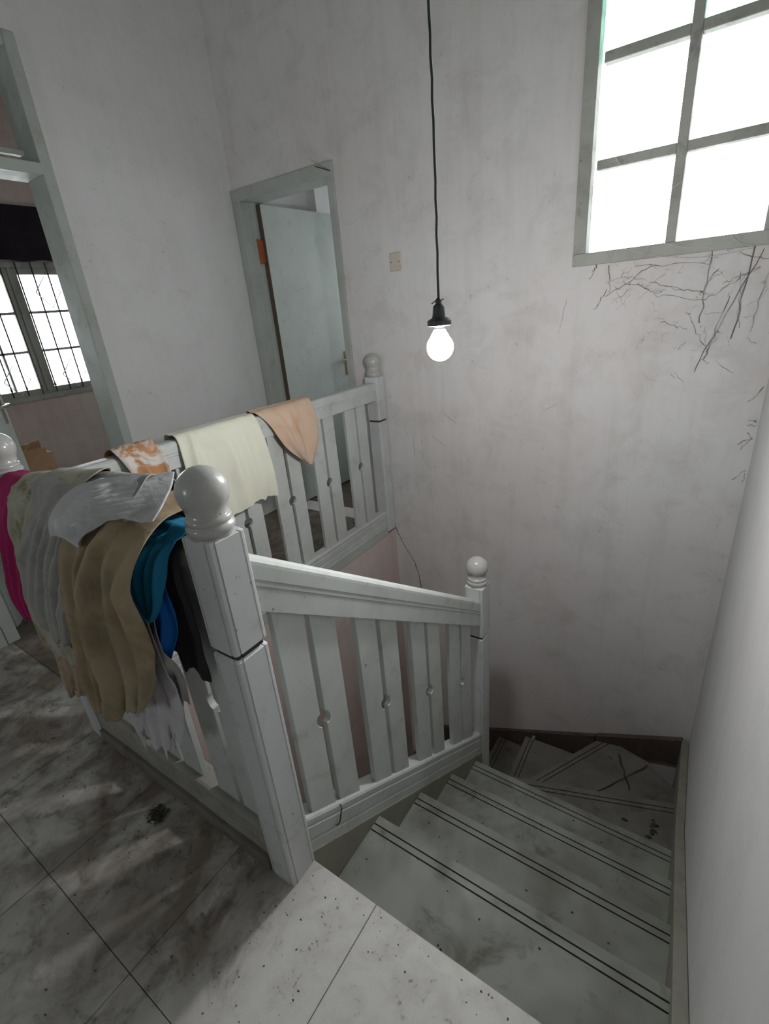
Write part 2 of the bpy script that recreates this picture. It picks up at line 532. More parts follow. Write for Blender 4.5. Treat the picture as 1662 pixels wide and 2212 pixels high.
# bedroom window, casements and grille
bw = thing('window_3', 'barred casement window in the bedroom beyond the left doorway', 'window', (FX, 1.6, 0.905), kind='structure')
yy0, yy1, bz0, bz1 = 0.62, 2.62, 0.905, 1.875
MB().box(FX - 0.07, FX + 0.02, yy0, yy1, bz0 - 0.02, bz0 + 0.02).build('window_sill', 'winframe', bw, bevel=0.003)
MB().box(FX - 0.07, FX + 0.012, yy0, yy1, bz1 - 0.04, bz1).build('frame_head', 'winframe', bw, bevel=0.003)
for k, (a, c) in enumerate(((0.62, 1.20), (1.20, 1.782), (1.782, 2.365), (2.365, 2.62))):
    MB().box(FX - 0.07, FX + 0.008, a - 0.012, a + 0.012, bz0 + 0.02, bz1 - 0.04).build('frame_post', 'winframe', bw)
    s = MB()
    s.box(FX - 0.045, FX - 0.005, a + 0.014, a + 0.05, bz0 + 0.022, bz1 - 0.042)
    s.box(FX - 0.045, FX - 0.005, c - 0.05, c - 0.014, bz0 + 0.022, bz1 - 0.042)
    s.box(FX - 0.045, FX - 0.005, a + 0.05, c - 0.05, bz0 + 0.022, bz0 + 0.062)
    s.box(FX - 0.045, FX - 0.005, a + 0.05, c - 0.05, bz1 - 0.085, bz1 - 0.042)
    if c - a > 0.4:
        mid = a + 0.62 * (c - a)
        s.box(FX - 0.04, FX - 0.015, mid - 0.007, mid + 0.007, bz0 + 0.06, bz1 - 0.08)
    for q in (1.245, 1.525):
        s.box(FX - 0.04, FX - 0.015, a + 0.05, c - 0.05, q - 0.009, q + 0.009)
    cs = s.build('casement_sash', 'winframe', bw)
    MB().box(FX - 0.028, FX - 0.025, a + 0.05, c - 0.05, bz0 + 0.06, bz1 - 0.08).build('pane', 'glass', cs)
gx = FX + 0.034
for i in range(19):
    y = 0.68 + i * 0.104
    pts = [(gx, y, 0.93), (gx, y, 1.08), (gx, y, 1.62), (gx, y, 1.87)]
    b = MB().tube(pts, 0.0055, 5)
    b.lathe([(0.002, -0.02), (0.010, 0), (0.002, 0.03)], gx, y, 0.985, 5)
    b.build('grille_bar', 'iron', bw)
for zc in (1.05, 1.66):
    b = MB()
    for i in range(5):
        y = 0.73 + i * 0.42
        b.tube([(gx + 0.012, y - 0.09, zc), (gx + 0.012, y, zc + 0.11), (gx + 0.012, y + 0.09, zc), (gx + 0.012, y, zc - 0.11), (gx + 0.012, y - 0.09, zc)], 0.004, 5)
    b.build('grille_diamond', 'wiregrey', bw)
v = MB()
N = 60
ring0, ring1 = [], []
vs, fs = [], []
for i in range(N + 1):
    y = 0.55 + 2.15 * i / N
    xx = FX + 0.03 + 0.012 * math.sin(i * 1.1) + 0.006 * math.sin(i * 2.7)
    vs += [(FX + 0.03, y, 2.243), (xx, y, 2.05), (xx + 0.005, y, 1.878 + 0.006 * math.sin(i * 0.8))]
for i in range(N):
    for k in range(2):
        fs.append((i * 3 + k, i * 3 + 3 + k, i * 3 + 4 + k, i * 3 + 1 + k))
v.add(vs, fs)
vo = v.build('window_valance', 'valance', smooth=True)
sm = vo.modifiers.new('cloth_thickness', 'SOLIDIFY')
sm.thickness = 0.006
tag(vo, 'dark plum fabric valance hung over the bedroom window', 'curtain')

# ---------------------------------------------------------------- left doorway: frame, fanlight, bedroom door leaf
d1 = thing('door_1', 'tall grey-green frame of the bedroom doorway with fanlight in the left wall', 'door frame', (XL, 0.93, 0), kind='structure')
fx0, fx1 = XL - 0.15, XL + 0.012
MB().box(fx0, fx1, 1.309, 1.359, 0, 2.492).build('frame_post', 'frame', d1, bevel=0.004)
MB().box(fx0, fx1, 0.498, 0.550, 0, 2.492).build('frame_post', 'frame', d1, bevel=0.004)
MB().box(fx0, fx1 - 0.001, 0.550, 1.309, 2.442, 2.491).build('frame_head', 'frame', d1, bevel=0.004)
MB().box(fx0, fx1 + 0.006, 0.550, 1.309, 1.992, 2.037).build('transom', 'frame', d1, bevel=0.004)
MB().box(fx0 + 0.02, fx0 + 0.05, 0.550, 1.309, 2.085, 2.105).build('fanlight_bar', 'frame', d1, bevel=0.002)
for y in (0.74, 0.94, 1.14):
    MB().box(fx0 + 0.05, fx0 + 0.08, y, y + 0.032, 2.037, 2.442).build('fanlight_slat', 'rail', d1, bevel=0.002)
# bedroom leaf, about 50 degrees open
hx, hy, ang = XL - 0.125, 0.556, math.radians(50)
lv = thing('door_2', 'pale green bedroom door standing ajar behind the left newel', 'door', (hx, hy, 0.01), kind='structure')
lw, lt = 0.75, 0.036
b = MB().box(0, lw, -lt, 0, 0.0, 1.965)
leaf2 = b.build('door_leaf', ['leaf'], None, bevel=0.003)
e = MB().box(lw, lw + 0.004, -lt + 0.001, -0.001, 0, 1.965).build('door_edge', 'brass')
e.data.materials[0] = plain('ochre_door_edge', (0.36, 0.26, 0.12), 0.7)
hd = MB().box(lw - 0.075, lw - 0.045, 0, 0.006, 0.90, 1.07).tube([(lw - 0.06, 0.0, 1.0), (lw - 0.06, 0.045, 1.0), (lw - 0.065, 0.05, 1.0), (lw - 0.17, 0.05, 1.0)], 0.008, 8).build('handle', 'chrome', smooth=False)
hd2 = MB().box(lw - 0.075, lw - 0.045, -lt - 0.006, -lt, 0.90, 1.07).tube([(lw - 0.06, -lt, 1.0), (lw - 0.06, -lt - 0.045, 1.0), (lw - 0.065, -lt - 0.05, 1.0), (lw - 0.17, -lt - 0.05, 1.0)], 0.008, 8).build('handle', 'chrome')
rz = math.atan2(math.cos(ang), -math.sin(ang))
lv.rotation_euler = (0, 0, rz)
leaf2.parent = lv
for o in (e, hd, hd2):
    o.parent = leaf2

# ---------------------------------------------------------------- back door
d3 = thing('door_3', 'grey door frame in the back wall corner around the open green door', 'door frame', (-2.24, YB, 0), kind='structure')
fy0, fy1 = YB - 0.014, YB + 0.145
MB().box(-2.634, -2.572, fy0, fy1, 0, 1.990).build('frame_post', 'frame', d3, bevel=0.004)
MB().box(-1.886, -1.842, fy0, fy1, 0, 1.990).build('frame_post', 'frame', d3, bevel=0.004)
MB().box(-2.634, -1.842, fy0 - 0.001, fy1, 1.988, 2.051).build('frame_head', 'frame', d3, bevel=0.004)
MB().box(-2.572, -2.560, YB + 0.06, fy1 - 0.002, 0, 1.988).build('door_stop', 'leaf', d3)
d4 = thing('door_4', 'scuffed pale green door standing open behind the far railing', 'door', (-2.556, YB + 0.10, 0.01), kind='structure')
lw = 0.72
leafo = MB().box(0.004, lw, -0.036, 0, 0, 1.967).build('door_leaf', 'leaf', None, bevel=0.002)
edge = MB().box(0.0, 0.004, -0.035, -0.001, 0, 1.967).build('door_edge', 'darkwood')
plate = MB().box(lw - 0.085, lw - 0.048, -0.042, -0.036, 0.855, 1.035).build('handle_plate', 'brass', None, bevel=0.004)
lever = MB().tube([(lw - 0.066, -0.040, .975), (lw - 0.066, -0.075, .975), (lw - 0.075, -0.085, .975), (lw - 0.17, -0.088, .972)], [0.009, 0.009, 0.009, 0.008], 8).build('handle_lever', 'chrome', None, smooth=True)
lock = MB().lathe([(0.004, 0), (0.009, 0.001), (0.009, 0.004), (0.004, 0.005)], 0, 0, 0, 10).build('keyhole', 'iron')
lock.rotation_euler = (math.radians(90), 0, 0)
lock.location = (lw - 0.066, -0.042, 0.89)
leafo.parent = d4
for o in (edge, plate, lever, lock):
    o.parent = leafo
d4.rotation_euler = (0, 0, math.radians(87.5))
hg = MB().box(-2.574, -2.540, YB + 0.068, YB + 0.105, 1.655, 1.785).tube([(-2.552, YB + 0.07, 1.65), (-2.552, YB + 0.07, 1.79)], 0.008, 8).build('hinge', 'rust', d3)
hg = MB().box(-2.574, -2.540, YB + 0.068, YB + 0.105, 0.25, 0.38).build('hinge', 'rust', d3)
for i, (a, bb) in enumerate((((-1.852, YB - 0.012, 2.004), (-1.893, YB - 0.085, 2.022)), ((-1.94, YB + 0.3, 2.03), (-1.80, YB + 0.3, 2.03)))):
    if i == 0:
        n = MB().tube([a, bb], [0.003, 0.003], 6).lathe([(0.001, 0), (0.005, 0.001), (0.001, 0.002)], *bb, 8).build('nail', 'iron')
        tag(n, 'long dark nail sticking out of the top right of the door frame', 'nail')
sh = MB().box(-2.0, -1.551, 2.72, 2.98, 2.18, 2.20).build('wall_shelf', 'winframe')
tag(sh, 'thin dark shelf edge seen above the open green door', 'shelf')

# ---------------------------------------------------------------- socket on the back wall
so = thing('light_switch', 'cream square light switch on the back wall right of the green door', 'switch', (-1.496, YB, 1.540))
MB().box(-1.531, -1.462, YB - 0.009, YB, 1.497, 1.584).build('plate', 'socket', so, bevel=0.005, seg=3)
MB().box(-1.505, -1.488, YB - 0.013, YB - 0.008, 1.522, 1.558).build('rocker', 'socket', so, bevel=0.002)
for xs_ in (-1.520, -1.473):
    MB().tube([(xs_, YB - 0.0105, 1.541), (xs_, YB - 0.008, 1.541)], 0.003, 8).build('screw', 'iron', so)

# ---------------------------------------------------------------- newel posts
HW = 0.041


def newel_section(cx, cy, h):
    pts = []
    c = [(h - .0145, h), (h - .0133, h - .0028), (h - .0112, h - .0028), (h - .0100, h - .0006), (h - .0045, h - .0012), (h - .0012, h - .0045), (h - .0006, h - .0100), (h - .0028, h - .0112), (h - .0028, h - .0133), (h, h - .0145)]
    for k in range(4):
        a = -k * math.pi / 2
        for x, y in c:
            pts.append((cx + x * math.cos(a) - y * math.sin(a), cy + x * math.sin(a) + y * math.cos(a)))
    return pts[::-1]


FIN = [(0.0400, -0.004), (0.0400, 0.003), (0.0425, 0.006), (0.0445, 0.010), (0.0450, 0.015), (0.0438, 0.020), (0.0395, 0.0225), (0.0395, 0.0235), (0.0412, 0.026), (0.0420, 0.030), (0.0410, 0.034), (0.0378, 0.0368), (0.0365, 0.0375)]
for i in range(1, 17):
    a = math.radians(-40 + (90 + 40) * i / 16.0)
    FIN.append((max(0.002, 0.0470 * math.cos(a)), 0.0685 + 0.0125 + 0.0465 * math.sin(a)))


def newel(label, cx, cy, zb, zt, groove=0.255):
    t = thing('newel_post', label, 'newel post', (cx, cy, zb), 'newel posts of the stair railing')
    low, up = newel_section(cx, cy, HW), newel_section(cx, cy, HW + 0.0008)
    zg = zt - groove
    sm_ = newel_section(cx, cy, HW - 0.0045)
    MB().loft([[(x, y, zb) for x, y in low], [(x, y, zg - 0.010) for x, y in low], [(x, y, zg - 0.005) for x, y in sm_]]).build('lower_shaft', 'post', t)
    MB().prism([(x, y) for x, y in newel_section(cx, cy, HW - 0.005)], zg - 0.007, zg + 0.007).build('groove_core', 'dirt', t)
    MB().loft([[(x, y, zg + 0.004) for x, y in sm_], [(x, y, zg + 0.009) for x, y in up], [(x, y, zt - 0.004) for x, y in up], [(x, y, zt) for x, y in sm_]]).build('upper_shaft', 'post', t)
    MB().lathe(FIN, cx, cy, zt, 40).build('finial', 'finial', t, smooth=True)
    return t


newel('large nearest newel post with ball finial at the top of the stairs', -0.7395, 0.478, 0.0, 0.968)
newel('newel post with ball finial half hidden by clothes at the far left', -1.671, 0.478, 0.0, 0.968)
newel('newel post with ball finial against the back wall beside the green door', -1.671, 2.341, 0.0, 0.968)
newel('lower newel post with round white ball standing down among the stair treads', -0.7375, 1.656, -1.9, 0.206)

# ---------------------------------------------------------------- railings
TOPR = [(.018, 0), (.027, -.003), (.0325, -.010), (.033, -.016), (.033, -.041), (.0305, -.044), (.0305, -.0475), (.0318, -.049), (.0318, -.0525), (.029, -.055), (.029, -.0585), (.0305, -.060), (.0305, -.100)]
BOTR = [(.020, 0), (.027, -.003), (.0305, -.008), (.0305, -.020), (.028, -.022), (.028, -.026), (.0315, -.028), (.0315, -.060), (.0285, -.0625), (.0285, -.066), (.0315, -.068), (.0315, -.095)]


def rail(prof, axis, c, s0, s1, z0, z1, k=1.0):
    """rail swept from s0 to s1 along axis; c = centre of the other axis; z0,z1 heights of its top at the ends"""
    sec = [(o, z * k) for o, z in prof] + [(-o, z * k) for o, z in reversed(prof)]
    rings = []
    n = 14
    for i in range(n + 1):
        f = i / n
        s, zt = s0 + (s1 - s0) * f, z0 + (z1 - z0) * f
        wob = 0.0008 * math.sin(f * 17 + c * 9)
        rings.append([((s, c + o + wob, zt + z) if axis == 'x' else (c + o + wob, s, zt + z)) for o, z in sec])
    return MB().loft(rings)


def board(axis, c, s0, s1, zt0, zt1, zb0, zb1, slot_side, zn, th=0.018):
    """one baluster board with half-round notch on the slot side"""
    rr = 0.021
    top = lambda s: zt0 + (zt1 - zt0) * (s - s0) / (s1 - s0)
    bot = lambda s: zb0 + (zb1 - zb0) * (s - s0) / (s1 - s0)
    poly = []
    sl = (zt1 - zt0) / (s1 - s0)
    arc = []
    for i in range(9):
        a = -math.pi / 2 + math.pi * i / 8
        dz = rr * math.sin(a)
        dd = 0.015 * math.cos(a)
        arc.append((dd, dz))
    if slot_side > 0:
        poly = [(s0, bot(s0)), (s1, bot(s1))] + [(s1 - dd, zn + dz - sl * dd) for dd, dz in arc] + [(s1, top(s1)), (s0, top(s0))]
    else:
        poly = [(s1, bot(s1)), (s1, top(s1)), (s0, top(s0))] + [(s0 + dd, zn - dz + sl * dd) for dd, dz in arc] + [(s0, bot(s0))]
    rings = []
    for o in (-th / 2, th / 2):
        rings.append([((s, c + o, z) if axis == 'x' else (c + o, s, z)) for s, z in poly])
    return MB().loft(rings)


# near left railing (along x), carrying the pile of clothes
rl = thing('railing', 'level railing at the left almost buried under draped clothes', 'railing', (-1.2, 0.478, 0), 'stair railings')
rail(TOPR, 'x', 0.478, -1.6305, -0.780, 0.938, 0.938).build('top_rail', 'rail', rl)
rail(BOTR, 'x', 0.478, -1.6305, -0.780, 0.138, 0.138).build('bottom_rail', 'rail_dusty', rl)
MB().box(-1.6305, -0.780, 0.432, 0.511, 0.0, 0.044).build('kerb', 'kerb', rl, bevel=0.004)
for c0 in (-0.893, -1.153, -1.413):
    board('x', 0.478, c0 - 0.009 - 0.086, c0 - 0.009, .842, .842, .13, .13, 1, 0.485).build('baluster_board', 'rail', rl, bevel=0.0015, seg=1)
    board('x', 0.478, c0 + 0.009, c0 + 0.009 + 0.086, .842, .842, .13, .13, -1, 0.485).build('baluster_board', 'rail', rl, bevel=0.0015, seg=1)

# far railing (along y)
rb = thing('railing', 'level far railing running to the back wall in front of the green door', 'railing', (-1.671, 1.4, 0), 'stair railings')
rail(TOPR, 'y', -1.671, 0.520, 2.300, 0.938, 0.938).build('top_rail', 'rail', rb)
rail(BOTR, 'y', -1.671, 0.520, 2.300, 0.136, 0.136).build('bottom_rail', 'rail', rb)
MB().box(-1.715, -1.634, 0.520, 2.300, -0.02, 0.041).build('kerb', 'frame', rb, bevel=0.004)
for k in range(6):
    c0 = 2.113 - 0.2845 * k
    board('y', -1.665, c0 - 0.009 - 0.086, c0 - 0.009, .842, .842, .13, .13, 1, 0.492).build('baluster_board', 'rail', rb, bevel=0.0015, seg=1)
    board('y', -1.665, c0 + 0.009, c0 + 0.009 + 0.083, .842, .842, .13, .13, -1, 0.492).build('baluster_board', 'rail', rb, bevel=0.0015, seg=1)
MB().box(-1.712, -1.632, 2.382, 2.3849, 0, 0.02).build('wall_shim', 'frame', rb)

# sloping railing down the stairs
SL = -0.690
rs = thing('railing', 'sloping railing with paired flat balusters descending between two newels', 'railing', (-0.7375, 1.07, -0.4), 'stair railings')
lz = lambda z, y: z + SL * (y - 0.536)
CX = -0.7375
rail(TOPR, 'y', CX, 0.519, 1.616, lz(.896, .519), lz(.896, 1.616), 1.30).build('top_rail', 'rail', rs)
low_rail = rail(BOTR, 'y', CX, 0.519, 1.616, lz(.136, .519), lz(.136, 1.616), 1.30).build('bottom_rail', 'rail', rs)
for k in range(4):
    a = 0.553 + 0.2645 * k
    for (s0, s1, side) in ((a, a + 0.086, 1), (a + 0.104, a + 0.188, -1)):
        zn = 0.366 - 0.653 * (a + 0.095 - 0.645)
        board('y', CX + 0.012, s0, s1, lz(.772, s0), lz(.772, s1), lz(.125, s0), lz(.125, s1), side, zn).build('baluster_board', 'rail', rs, bevel=0.0015, seg=1)
hk = MB().tube([(-0.7045, 0.640, 0.062), (-0.696, 0.637, 0.056), (-0.694, 0.620, 0.022), (-0.698, 0.612, 0.014), (-0.703, 0.611, 0.014)], 0.0022, 6).build('wire_hook', 'iron', low_rail)

# ---------------------------------------------------------------- staircase
stc = thing('staircase', 'dusty grey-green stairs winding down between railing and right wall', 'staircase', (-0.3, 1.2, -1.0))


def clip(poly, n, d, keep_ge=True):
    out = []
    f = lambda p: (p[0] * n[0] + p[1] * n[1] - d) * (1 if keep_ge else -1)
    for i in range(len(poly)):
        p, q = poly[i], poly[(i + 1) % len(poly)]
        a, bb = f(p), f(q)
        if a >= 0:
            out.append(p)
        if (a >= 0) != (bb >= 0):
            t = a / (a - bb)
            out.append((p[0] + t * (q[0] - p[0]), p[1] + t * (q[1] - p[1])))
    return out


def tread(poly, A, B, z, g=(0.026, 0.0305, 0.047, 0.0515), th=0.045):
    """tread plate from a polygon, with two grooves parallel to its nosing edge A-B"""
    dx, dy = B[0] - A[0], B[1] - A[1]
    L = math.hypot(dx, dy)
    n = (-dy / L, dx / L)
    d = A[0] * n[0] + A[1] * n[1]
    cx = sum(p[0] for p in poly) / len(poly)
    cy = sum(p[1] for p in poly) / len(poly)
    if cx * n[0] + cy * n[1] < d:
        n, d = (-n[0], -n[1]), -d
    lim = [-9, g[0], g[1], g[2], g[3], 9]
    b = MB()
    for k in range(5):
        p = clip(clip(poly, n, d + lim[k]), n, d + lim[k + 1], False)
        if len(p) < 3:
            continue
        low = k in (1, 3)
        b.prism(p, z - th, z - (0.006 if low else 0), 1 if low else 0)
    return b


XS, XE = -0.702, 0.116
noses = [0.508, 0.796, 1.045, 1.295, 1.540]
zs_ = [0, -0.178, -0.355, -0.531, -0.709]
for i in range(1, 5):
    y1, y0 = noses[i], (noses[i - 1] - 0.03 if i > 1 else 0.491)
    p = [(XS, y0), (XE, y0), (XE, y1), (XS, y1)]
    tread(p, (XS, y1), (XE, y1), zs_[i]).build('tread', ['tread', 'dirt'], stc)
    if i > 1:
        MB().box(XS, XE, noses[i - 1] - 0.045, noses[i - 1] - 0.025, zs_[i] - 0.02, zs_[i - 1] - (0.045 if i > 1 else 0.135)).build('riser', 'string', stc)
MB().box(XS, XR - 0.001, 0.5082, 0.5145, -0.176, -0.009).build('landing_edge', 'tile', stc, bevel=0.003)
# winders
T5 = [(-0.655, 1.51), (XE, 1.51), (XE, 1.915), (-0.51, 1.700), (-0.655, 1.655)]
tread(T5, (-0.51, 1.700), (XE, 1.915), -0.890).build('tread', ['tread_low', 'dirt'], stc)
T6 = [(-0.63, 1.62), (XE, 1.86), (XE, 2.16), (0.06, 2.20), (-0.02, 2.265), (-0.16, 2.30), (-0.285, 2.275), (-0.535, 1.850), (-0.655, 1.70)]
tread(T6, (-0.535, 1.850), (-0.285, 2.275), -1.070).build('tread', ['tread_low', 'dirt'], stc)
T7 = [(-0.62, 1.72), (-0.50, 1.80), (-0.28, 2.20), (-0.40, 2.285), (-0.690, 2.27), (-0.680, 1.900)]
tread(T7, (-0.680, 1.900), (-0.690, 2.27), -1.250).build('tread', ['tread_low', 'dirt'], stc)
MB().prism([(-0.64, 1.64), (XE, 1.875), (XE, 1.885), (-0.64, 1.655)], -1.09, -0.935).build('riser', 'string', stc)
MB().prism([(-0.53, 1.83), (-0.52, 1.82), (-0.272, 2.255), (-0.284, 2.262)], -1.27, -1.115).build('riser', 'string', stc)
MB().box(XS, XE, 1.505, 1.522, -0.91, -0.754).build('riser', 'string', stc)
for k in range(4):
    xr_ = -0.66 - 0.235 * k
    z = -1.43 - 0.18 * k
    p = [(xr_ + 0.03, 1.70), (xr_ + 0.03, 2.34), (xr_ - 0.235, 2.34), (xr_ - 0.235, 1.70)]
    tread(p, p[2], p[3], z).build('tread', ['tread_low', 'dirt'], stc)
    MB().box(xr_ - 0.005, xr_ + 0.012, 1.70, 2.34, z - 0.02, z + 0.135).build('riser', 'string', stc)
# closed string under the sloping railing
ya, yb_ = 0.5, 1.616
MB().loft([[(x, ya, lz(.014, ya)), (x, ya, -0.75), (x, yb_, -1.35), (x, yb_, lz(.014, yb_))] for x in (-0.765, XS - 0.001)]).build('closed_string', 'string', stc, bevel=0.003)
# wall string along the right wall
zr = lambda y: -0.178 + 0.095 - 0.712 * (y - 0.796)
MB().loft([[(x, 0.515, zr(0.515) - 0.1), (x, 0.515, -0.45), (x, 1.62, -1.2), (x, 2.36, -1.42), (x, 2.36, -0.925), (x, 1.62, zr(1.62))] for x in (XE, XR - 0.001)]).build('wall_string', 'string', stc, bevel=0.003)
zb_ = lambda x: -0.922 + 0.457 * (x - 0.126)
MB().loft([[(XE, y, zb_(XE)), (-0.30, y, zb_(-0.30)), (-0.30, y, -1.22), (XE, y, -1.10)] for y in (2.355, YB - 0.001)]).build('wall_string', 'string_low', stc, bevel=0.003)
MB().loft([[(-0.305, y, zb_(-0.305) - 0.006), (-1.60, y, zb_(-1.60)), (-1.60, y, -1.98), (-0.305, y, -1.26)] for y in (2.359, YB - 0.001)]).build('wall_string', 'string_low', stc, bevel=0.003)
MB().loft([[(-1.60, 1.70, -2.1), (-1.60, 1.70, -1.85), (-0.79, 1.70, -1.33), (-0.79, 1.70, -1.75)], [(-1.60, 1.66, -2.1), (-1.60, 1.66, -1.85), (-0.79, 1.66, -1.33), (-0.79, 1.66, -1.75)]]).build('closed_string', 'string', stc)
# dark soffit that closes the gap behind the broken winders
MB().box(-0.70, XE, 1.55, 2.355, -1.46, -1.44).build('stair_soffit', 'dirt', stc)

# sticks lying on the winder
for i, (a, bb, r, lab) in enumerate((((-0.160, 2.235, -1.064), (-0.073, 2.035, -1.063), 0.0045, 'short dark stick with a knob on the winding tread'), ((-0.018, 2.225, -1.057), (-0.209, 1.948, -1.063), 0.0028, 'thin dark stick crossing the other on the winding tread'))):
    a, bb = Vector(a), Vector(bb)
    pts = [a.lerp(bb, t / 8) + Vector((0.003 * math.sin(t * 2.1), 0.003 * math.cos(t * 1.7), 0)) for t in range(9)]
    s = MB().tube(pts, [r * (0.8 + 0.3 * math.sin(t * 1.3)) for t in range(9)], 6).build('stick', 'dirt', smooth=True)
    tag(s, lab, 'stick')

# ---------------------------------------------------------------- pendant lamp
LX, LY, LZ = -0.619, 1.174, 1.217
pl = thing('pendant_lamp', 'lit bare bulb hanging on a long dark twisted cord over the stairs', 'lamp', (LX, LY, LZ))
pts = []
for i in range(60):
    f = i / 59
    z = LZ + 0.108 + (TOP - LZ - 0.108) * f
    pts.append((LX + 0.004 * math.sin(f * 9) + 0.0009 * math.sin(f * 160), LY + 0.0009 * math.cos(f * 160), z))
MB().tube(pts, 0.0032, 7).build('cord', 'black', pl, smooth=True)
holder = MB().lathe([(0.004, 0.118), (0.008, 0.112), (0.0075, 0.104), (0.012, 0.101), (0.0145, 0.097), (0.0165, 0.078), (0.0180, 0.072), (0.0290, 0.066), (0.0305, 0.064), (0.0305, 0.053), (0.0285, 0.052), (0.016, 0.052)], LX, LY, LZ, 32).build('lamp_holder', 'black', pl, smooth=False)
MB().tube([(LX - 0.016, LY - 0.008, LZ + 0.105), (LX - 0.007, LY, LZ + 0.112), (LX, LY, LZ + 0.113), (LX + 0.008, LY, LZ + 0.112), (LX + 0.015, LY, LZ + 0.114)], 0.0013, 5).build('tie_wire', 'black', holder)
MB().lathe([(0.0135, 0.056), (0.0150, 0.054), (0.0140, 0.050), (0.0152, 0.048), (0.0150, 0.043)], LX, LY, LZ, 24).build('bulb_cap', 'chrome', pl, smooth=True)
prof = [(0.0145, 0.043), (0.0165, 0.038), (0.022, 0.030)]
for i in range(15):
    a = math.radians(46 - (136) * i / 14)
    prof.append((max(0.001, 0.0345 * math.cos(a)), 0.0345 * math.sin(a)))
MB().lathe(prof, LX, LY, LZ, 32).build('bulb', 'bulb', pl, smooth=True)
MB().lathe([(0.002, -0.03), (0.045, -0.028), (0.05, 0.0), (0.05, 0.0)], LX, LY, TOP, 24).build('ceiling_rose', 'black', pl)

# ---------------------------------------------------------------- clothes


def catmull(ps, t):
    n = len(ps) - 1
    x = min(max(t, 0), 1) * n
    i = min(int(x), n - 1)
    f = x - i
    p0, p1, p2, p3 = ps[max(i - 1, 0)], ps[i], ps[i + 1], ps[min(i + 2, n)]
    return tuple(0.5 * (2 * b_ + (c_ - a_) * f + (2 * a_ - 5 * b_ + 4 * c_ - d_) * f * f + (3 * b_ - a_ - 3 * c_ + d_) * f ** 3) for a_, b_, c_, d_ in zip(p0, p1, p2, p3))


LAYER = {}


